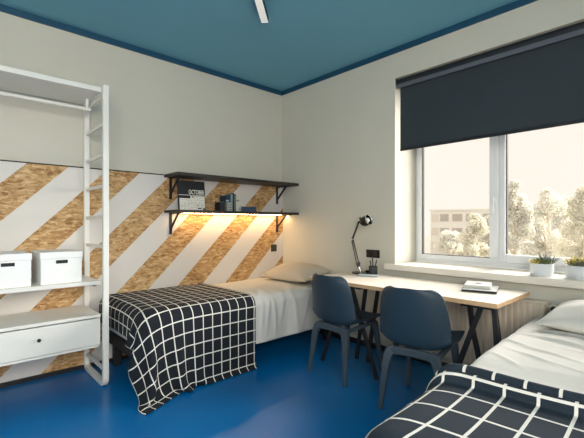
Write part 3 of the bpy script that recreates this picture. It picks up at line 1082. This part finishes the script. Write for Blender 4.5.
bm = mk(); tube(bm, [(0.02, 0.07, 0.006), (0.05, 0.10, 0.006), (0.07, 0.05, 0.006), (0.09, 0.02, 0.006)], 0.004); obj('cable', bm, M['black'], lp, smooth=True)

bm = mk(); lathe(bm, [(0.012, 0.020), (0.020, 0.045), (0.024, 0.062), (0.018, 0.078), (0.004, 0.084)], 18, ax, ho); obj('bulb', bm, M['paper'], lp, smooth=True)

# pen cup and pens
M['gunmetal'] = mat('gunmetal', lin(66, 72, 76), 0.35, 0.5)
pc = thing('pen_cup', 'dark metal pen cup on the desk below the socket', 'cup', (-0.165, -1.452, 0.7305))
bm = mk(); lathe(bm, [(0.036, 0), (0.038, 0.003), (0.038, 0.076), (0.0365, 0.076), (0.0355, 0.006), (0.001, 0.006)], 28); obj('cup', bm, M['gunmetal'], pc, smooth=True, angle=40)
bm = mk(); lathe(bm, [(0.0385, 0.068), (0.0395, 0.070), (0.0395, 0.077), (0.0385, 0.078)], 28, cap=False); obj('rim', bm, M['black'], pc, smooth=True)
def pen(label, dx, dy, lx, ly, ln, m):
    r = thing('pen', label, 'pen', (-0.165 + dx, -1.452 + dy, 0.738), group='pens in the cup')
    v = Vector((lx, ly, 1)).normalized()
    b = mk(); tube(b, [(0, 0, 0), tuple(v * ln)], 0.0045, 8); obj('barrel', b, m, r, smooth=True, angle=40)
    b = mk(); lathe(b, [(0.0052, 0), (0.0052, 0.03), (0.003, 0.034)], 10, v, v * (ln + 0.0003)); obj('cap', b, M['black'], r, smooth=True, angle=40)
pen('upright black pen in the middle of the pen cup', 0, 0.0, -0.05, 0.02, 0.115, M['black'])
pen('pen leaning to the right side of the pen cup', 0.005, -0.005, 0.0, -0.22, 0.098, coloured('pen_dark', 40, 46, 52))
pen('pen leaning to the left side of the pen cup', -0.005, 0.008, 0.02, 0.20, 0.088, coloured('pen_grey', 70, 72, 74))
ck = thing('small_clock', 'small black cube between the desk lamp and the pen cup', 'clock', (-0.135, -1.375, 0.7305))
bm = mk(); box(bm, -0.018, 0.018, -0.022, 0.022, 0, 0.03); obj('body', bm, M['black'], ck, bevel=0.003)
bm = mk(); box(bm, -0.0195, -0.0182, -0.018, 0.018, 0.004, 0.026); obj('face', bm, M['black_gloss'], ck)
nb = thing('tablet', 'thin pale grey notebook lying on the desk beside the lamp', 'notebook', (-0.275, -1.475, 0.7305), math.radians(22))
bm = mk(); box(bm, -0.055, 0.055, -0.09, 0.09, 0, 0.009); obj('cover', bm, coloured('notebook_grey', 150, 158, 158), nb, bevel=0.002)
bm = mk(); box(bm, -0.052, 0.0535, -0.088, 0.088, 0.0091, 0.0102); obj('page', bm, coloured('notebook_top', 186, 192, 190), nb)
nb.name = 'notebook'

def magazine(label, loc, rz, w, l, hh, colr, mark=False):
    r = thing('magazine', label, 'magazine', loc, rz, group='magazines on the desk')
    b = mk(); box(b, -w / 2, w / 2, -l / 2, l / 2, 0, 0.002); box(b, -w / 2, w / 2, -l / 2, l / 2, hh - 0.002, hh); box(b, w / 2 - 0.0015, w / 2, -l / 2, l / 2, 0.002, hh - 0.002)
    obj('cover', b, colr, r)
    b = mk(); box(b, -w / 2 + 0.002, w / 2 - 0.0016, -l / 2 + 0.002, l / 2 - 0.002, 0.0021, hh - 0.0021); obj('pages', b, M['gap'] if not mark else M['page'], r)
    if mark:
        b = mk()
        lathe(b, [(0.022, 0.0), (0.022, 0.0006)], 20, origin=(0, 0, hh))
        obj('cover_print', b, coloured('print_grey', 96, 96, 98), r)
    return r
magazine('larger grey magazine at the bottom of the pair on the desk', (-0.275, -2.435, 0.7305), math.radians(16), 0.29, 0.215, 0.018, coloured('mag_grey', 176, 178, 176))
magazine('white magazine with a dark mark on top of the grey one', (-0.240, -2.405, 0.749), math.radians(18), 0.225, 0.165, 0.020, coloured('mag_white', 214, 212, 208), True)

# ------------------------------------------------------------------ chairs
def make_chair(label, loc, rz):
    """Local frame: faces +x, feet on z = 0."""
    r = thing('shell_chair', label, 'chair', loc, rz, 'blue grey shell chairs at the desk')
    # side profile of the shell: front lip of the seat, seat, bend, backrest
    prof = [(0.245, 0.428, 0.190), (0.237, 0.442, 0.204), (0.19, 0.447, 0.218), (0.10, 0.438, 0.228), (0.0, 0.424, 0.232), (-0.09, 0.408, 0.233),
            (-0.150, 0.404, 0.233), (-0.194, 0.420, 0.233), (-0.216, 0.465, 0.233), (-0.230, 0.52, 0.232), (-0.243, 0.58, 0.229), (-0.256, 0.64, 0.223), (-0.268, 0.70, 0.214),
            (-0.277, 0.745, 0.203), (-0.283, 0.778, 0.186), (-0.286, 0.796, 0.160), (-0.287, 0.803, 0.125)]
    b = mk()
    n = 16
    rows = []
    for i, (x, z, hw) in enumerate(prof):
        row = []
        back = max(0.0, min(1.0, (z - 0.45) / 0.12))
        for j in range(n + 1):
            v = -1 + 2 * j / n
            y = v * hw
            curl = abs(v) ** 2.6
            px = x + back * 0.075 * curl
            low = math.exp(-((z - 0.425) / 0.05) ** 2) * (1 if x < -0.05 else 0)
            pz = z + (1 - back) * 0.022 * curl + 0.045 * low * abs(v) ** 3
            # waist where seat and back meet is folded up at the sides
            k = math.exp(-((z - 0.47) / 0.06) ** 2) * (1 if x < -0.1 else 0)
            px += 0.045 * k * curl
            row.append(b.verts.new((px, y, pz)))
        rows.append(row)
    for a, c in zip(rows, rows[1:]):
        for j in range(n):
            b.faces.new((a[j], a[j + 1], c[j + 1], c[j]))
    sh = obj('seat_shell', b, M['chair'], r, smooth=True)
    s_ = sh.modifiers.new('thickness', 'SOLIDIFY'); s_.thickness = 0.012; s_.offset = -1
    s_ = sh.modifiers.new('subdivide', 'SUBSURF'); s_.levels = 2; s_.render_levels = 2
    # leg frame
    fr = M['chair_frame']
    b = mk()
    sweep(b, [(-0.185, -0.150, 0.372), (-0.185, -0.10, 0.386), (-0.185, 0, 0.390), (-0.185, 0.10, 0.386), (-0.185, 0.150, 0.372)], rect(0.036, 0.050))
    sweep(b, [(0.165, -0.160, 0.402), (0.165, 0.160, 0.402)], rect(0.030, 0.030))
    for s2 in (-1, 1):
        sweep(b, [(-0.18, s2 * 0.150, 0.380), (0.165, s2 * 0.150, 0.404)], rect(0.028, 0.028))
    obj('seat_frame', b, fr, r, bevel=0.006)
    sec = [(-0.024, -0.015), (0.024, -0.015), (0.024, 0.015), (-0.024, 0.015)]
    for sx, sy in ((-1, -1), (-1, 1), (1, -1), (1, 1)):
        b = mk()
        if sx < 0:
            pts = [(-0.183, sy * 0.112, 0.396), (-0.186, sy * 0.142, 0.380), (-0.196, sy * 0.160, 0.335), (-0.205, sy * 0.167, 0.28), (-0.235, sy * 0.192, 0.0)]
            sc = [1.05, 1.25, 1.12, 0.98, 0.58]
        else:
            pts = [(0.165, sy * 0.145, 0.405), (0.168, sy * 0.152, 0.38), (0.215, sy * 0.185, 0.0)]
            sc = [1.0, 1.0, 0.6]
        sweep(b, pts, sec, up=(1, 0, 0), scales=sc)
        obj('leg', b, fr, r, bevel=0.005)
    return r
ch = make_chair('dark blue shell chair at the left end of the desk, nearer the pillow', (-0.640, -1.535, 0), math.radians(-3))
dup(ch, (-0.715, -2.235, 0), math.radians(9), 'dark blue shell chair at the desk, closer to the checked near bed')

# ------------------------------------------------------------------ succulents on the sill
def leaf_blade(b, o, d, ln, w, up):
    d = Vector(d).normalized()
    s_ = d.cross(Vector((0, 0, 1)))
    if s_.length < 0.05:
        s_ = Vector((1, 0, 0))
    s_.normalize()
    o = Vector(o)
    nrm = s_.cross(d)
    pts = [(0, 0.55), (0.4, 1.0), (0.75, 0.7)]
    rings = []
    for t_, k in pts:
        c = o + d * ln * t_ + Vector((0, 0, up * t_ * t_))
        rings.append([b.verts.new(c + s_ * w * k), b.verts.new(c + nrm * w * 0.4 * k), b.verts.new(c - s_ * w * k), b.verts.new(c - nrm * w * 0.4 * k)])
    tip = b.verts.new(o + d * ln + Vector((0, 0, up)))
    for a, c in zip(rings, rings[1:]):
        for j in range(4):
            b.faces.new((a[j], a[(j + 1) % 4], c[(j + 1) % 4], c[j]))
    for j in range(4):
        b.faces.new((rings[-1][j], rings[-1][(j + 1) % 4], tip))
    b.faces.new(list(reversed(rings[0])))

def potted(label, loc, rad, hh, mix, seed, spread):
    r = thing('potted_succulent', label, 'plant', loc, group='flowerpots on the window sill')
    b = mk(); lathe(b, [(rad * 0.92, 0), (rad * 0.97, 0.006), (rad, hh * 0.5), (rad, hh), (rad - 0.006, hh), (rad - 0.008, hh * 0.8), (0.002, hh * 0.8)], 36)
    obj('pot', b, M['pot'], r, smooth=True, angle=40)
    b = mk(); lathe(b, [(rad - 0.0085, hh * 0.805), (rad - 0.009, hh * 0.9), (0.002, hh * 0.93)], 24); obj('soil', b, M['soil'], r, smooth=True)
    q = random.Random(seed)
    for key, cnt, ht, off in mix:
        b = mk()
        for c in range(cnt):
            a, rr = q.uniform(0, 2 * PI), rad * 0.8 * math.sqrt(q.random())
            ox, oy = rr * math.cos(a) * 0.8 + off[0], rr * math.sin(a) * 0.8 + off[1]
            for k in range(7):
                an = q.uniform(0, 2 * PI)
                d = (math.cos(an) * spread + ox * 6, math.sin(an) * spread + oy * 6, 1.0)
                leaf_blade(b, (ox, oy, hh * 0.88), d, ht * q.uniform(0.6, 1.1), 0.0048, 0.0)
        obj('foliage', b, M[key], r)
    return r
potted('small white flowerpot with spiky green and yellow plants, left of the sill pair', (0.09, -2.712, 0.8265), 0.072, 0.086, [('leaf_yellow', 16, 0.050, (-0.01, 0.020)), ('leaf_green', 16, 0.062, (0, -0.005)), ('leaf_grey', 5, 0.098, (0.0, -0.010))], 2, 0.8)
potted('wider white flowerpot with yellow and grey plants, cut off by the photo edge', (0.10, -2.948, 0.8265), 0.098, 0.088, [('leaf_yellow', 24, 0.080, (0.01, 0.010)), ('leaf_grey', 30, 0.056, (-0.02, -0.012)), ('leaf_green', 14, 0.068, (0, 0.0))], 5, 0.65)

# ------------------------------------------------------------------ ceiling lamp
A = Vector((-1.243, -1.228, 0)); D = Vector((-0.735, -0.678, 0)).normalized()
cl = thing('ceiling_lamp', 'slim bar lamp with a pale diffuser hanging below the blue ceiling', 'lamp', (A.x + D.x * 0.6, A.y + D.y * 0.6, 2.72), math.atan2(D.y, D.x))
bm = mk(); box(bm, -0.6, 0.6, -0.027, 0.027, 0.006, 0.055); obj('housing', bm, M['lamp_body'], cl, bevel=0.002)
bm = mk(); box(bm, -0.592, 0.592, -0.025, 0.025, 0.0, 0.0058); obj('diffuser', bm, M['diffuser'], cl)
for x in (-0.4, 0.4):
    bm = mk(); lathe(bm, [(0.02, 0.0552), (0.02, 0.0795)], 16, origin=(x, 0, 0)); obj('mount', bm, M['lamp_body'], cl, smooth=True, angle=40)

# ------------------------------------------------------------------ outside: ground, apartment block and trees
GZ = -8.0
bm = mk(); box(bm, 1.5, 260, -160, 200, GZ - 0.5, GZ); struct('ground', bm, mat('pale_ground', lin(128, 122, 110), 0.95, var=0.05, scale=0.3))
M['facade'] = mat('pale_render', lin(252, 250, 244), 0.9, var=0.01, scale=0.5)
M['far_glass'] = mat('far_window', lin(196, 190, 182), 0.4, var=0.05)
M['far_frame'] = mat('far_window_frame', lin(236, 230, 218), 0.8, var=0.02)

def pol(deg, dist, z=0.0):
    a = math.radians(deg)
    return Vector((CAM.x + dist * math.cos(a), CAM.y + dist * math.sin(a), z))

def building():
    D_ = 85.0
    c = pol(27.45, D_)
    r = thing('apartment_block', 'pale distant apartment block with grey windows beyond the trees', 'building', (c.x, c.y, GZ))
    ang = math.radians(27.45 - 90 - 8)
    r.rotation_euler = (0, 0, ang)
    wid = 14.0
    top_ = 1.195 + D_ * math.tan(math.radians(1.75)) - GZ
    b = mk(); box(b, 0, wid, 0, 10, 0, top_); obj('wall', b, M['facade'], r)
    b = mk(); box(b, -0.3, wid + 0.3, -0.3, 10.3, top_ + 0.01, top_ + 0.35); obj('roof', b, M['facade'], r, bevel=0.02)
    for k in range(5):
        z = top_ - 2.1 - k * 2.85
        if z < 0.4:
            break
        for x, w_ in ((0.35, 1.1), (1.95, 1.55), (4.25, 1.8), (6.8, 2.0), (9.8, 2.0)):
            f = mk(); box(f, x - 0.1, x + w_ + 0.1, -0.12, 0.02, z - 0.1, z + 1.5); fo = obj('window', f, M['far_frame'], r)
            g = mk(); box(g, x, x + w_, -0.14, -0.121, z, z + 1.4); obj('pane', g, M['far_glass'] if x > 1 else M['far_frame'], fo)
building()

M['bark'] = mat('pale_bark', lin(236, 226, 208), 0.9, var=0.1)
LEAF = [mat('pale_foliage', lin(250, 246, 236), 0.9, var=0.10, scale=0.8), mat('warm_foliage', lin(250, 244, 230), 0.9, var=0.1, scale=0.8), mat('grey_foliage', lin(242, 240, 230), 0.9, var=0.1, scale=0.8)]  # outdoor haze and overexposure are put into these pale leaf colours

def tree(label, deg, dist, top_el, width_deg, seed, lm, dens=1500, low_el=-4.5):
    base = pol(deg, dist, GZ)
    topz = CAM.z + dist * math.tan(math.radians(top_el))
    lowz = CAM.z + dist * math.tan(math.radians(low_el))
    hw = dist * math.tan(math.radians(width_deg / 2))
    r = thing('tree', label, 'tree', base, group='pale trees outside the window')
    q = random.Random(seed)
    H = topz - GZ
    b = mk()
    tube(b, [(0, 0, 0), (0.1, 0.05, H * 0.4), (0, -0.1, H * 0.7), (0.05, 0, H * 0.96)], 0.22, 8, [1.2, 1.0, 0.6, 0.15])
    blobs = []
    zl = lowz - GZ
    for k in range(16):
        t_ = q.random()
        z = zl + (H - zl) * t_ * 0.86
        rad = hw * (0.95 - 0.6 * t_ * t_)
        a = q.uniform(0, 2 * PI)
        rr = rad * math.sqrt(q.random()) * 0.8
        c = Vector((rr * math.cos(a), rr * math.sin(a), z))
        blobs.append((c, hw * q.uniform(0.28, 0.46)))
        tube(b, [(0, 0, max(0.5, z - hw * 0.8)), tuple(c * 0.6 + Vector((0, 0, z * 0.4))), tuple(c)], 0.07, 5, [1, 0.7, 0.3])
    blobs.append((Vector((0, 0, H - hw * 0.3)), hw * 0.3))
    obj('trunk', b, M['bark'], r, smooth=True)
    R_ = np.random.RandomState(seed)
    n = dens * 4
    ix = R_.randint(0, len(blobs), n)
    cs = np.array([tuple(c) for c, _ in blobs])[ix]
    rs = np.array([x for _, x in blobs])[ix]
    unit = lambda a: a / np.linalg.norm(a, axis=1, keepdims=True)
    d = unit(R_.normal(size=(n, 3)))
    p = cs + d * (rs * R_.random(n) ** 0.45)[:, None]
    u = unit(R_.normal(size=(n, 3)))
    v = unit(np.cross(u, R_.normal(size=(n, 3))))
    sz = (R_.uniform(0.035, 0.085, n) * dist / 26)[:, None]
    verts = np.stack([p - u * sz, p + v * sz * 0.6, p + u * sz, p - v * sz * 0.6], 1).reshape(-1, 3)
    faces = np.arange(4 * n).reshape(n, 4).tolist()
    me = bpy.data.meshes.new('crown')
    me.from_pydata([tuple(x) for x in verts], [], faces)
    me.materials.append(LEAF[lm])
    o = bpy.data.objects.new('crown', me)
    C.objects.link(o)
    o.parent = r
    return r
tree('pale tree before the right half of the distant block, in the left pane', 22.0, 34, 1.4, 5.0, 1, 1, 3200)
tree('low bushy tree at the foot of the distant block, left pane', 25.0, 40, -1.2, 4.4, 2, 0, 2200)
tree('tall loose tree just right of the window mullion', 17.2, 30, 5.6, 5.4, 3, 2, 3600)
tree('rounded pale tree in the middle of the right pane', 13.6, 36, 4.4, 6.0, 4, 0, 4200)
tree('pale tree at the right edge of the photo behind the flowerpots', 10.0, 31, 4.5, 6.0, 5, 1, 4200)
tree('tree beyond the right edge, seen only at its fringe', 6.6, 33, 4.2, 5.0, 6, 2, 3000)
tree('far bushy tree filling the gap behind the loose tall one', 19.2, 52, 1.8, 4.8, 7, 0, 3600)
tree('far tree low behind the flowerpots', 12.0, 60, 3.4, 8.0, 8, 2, 4000)
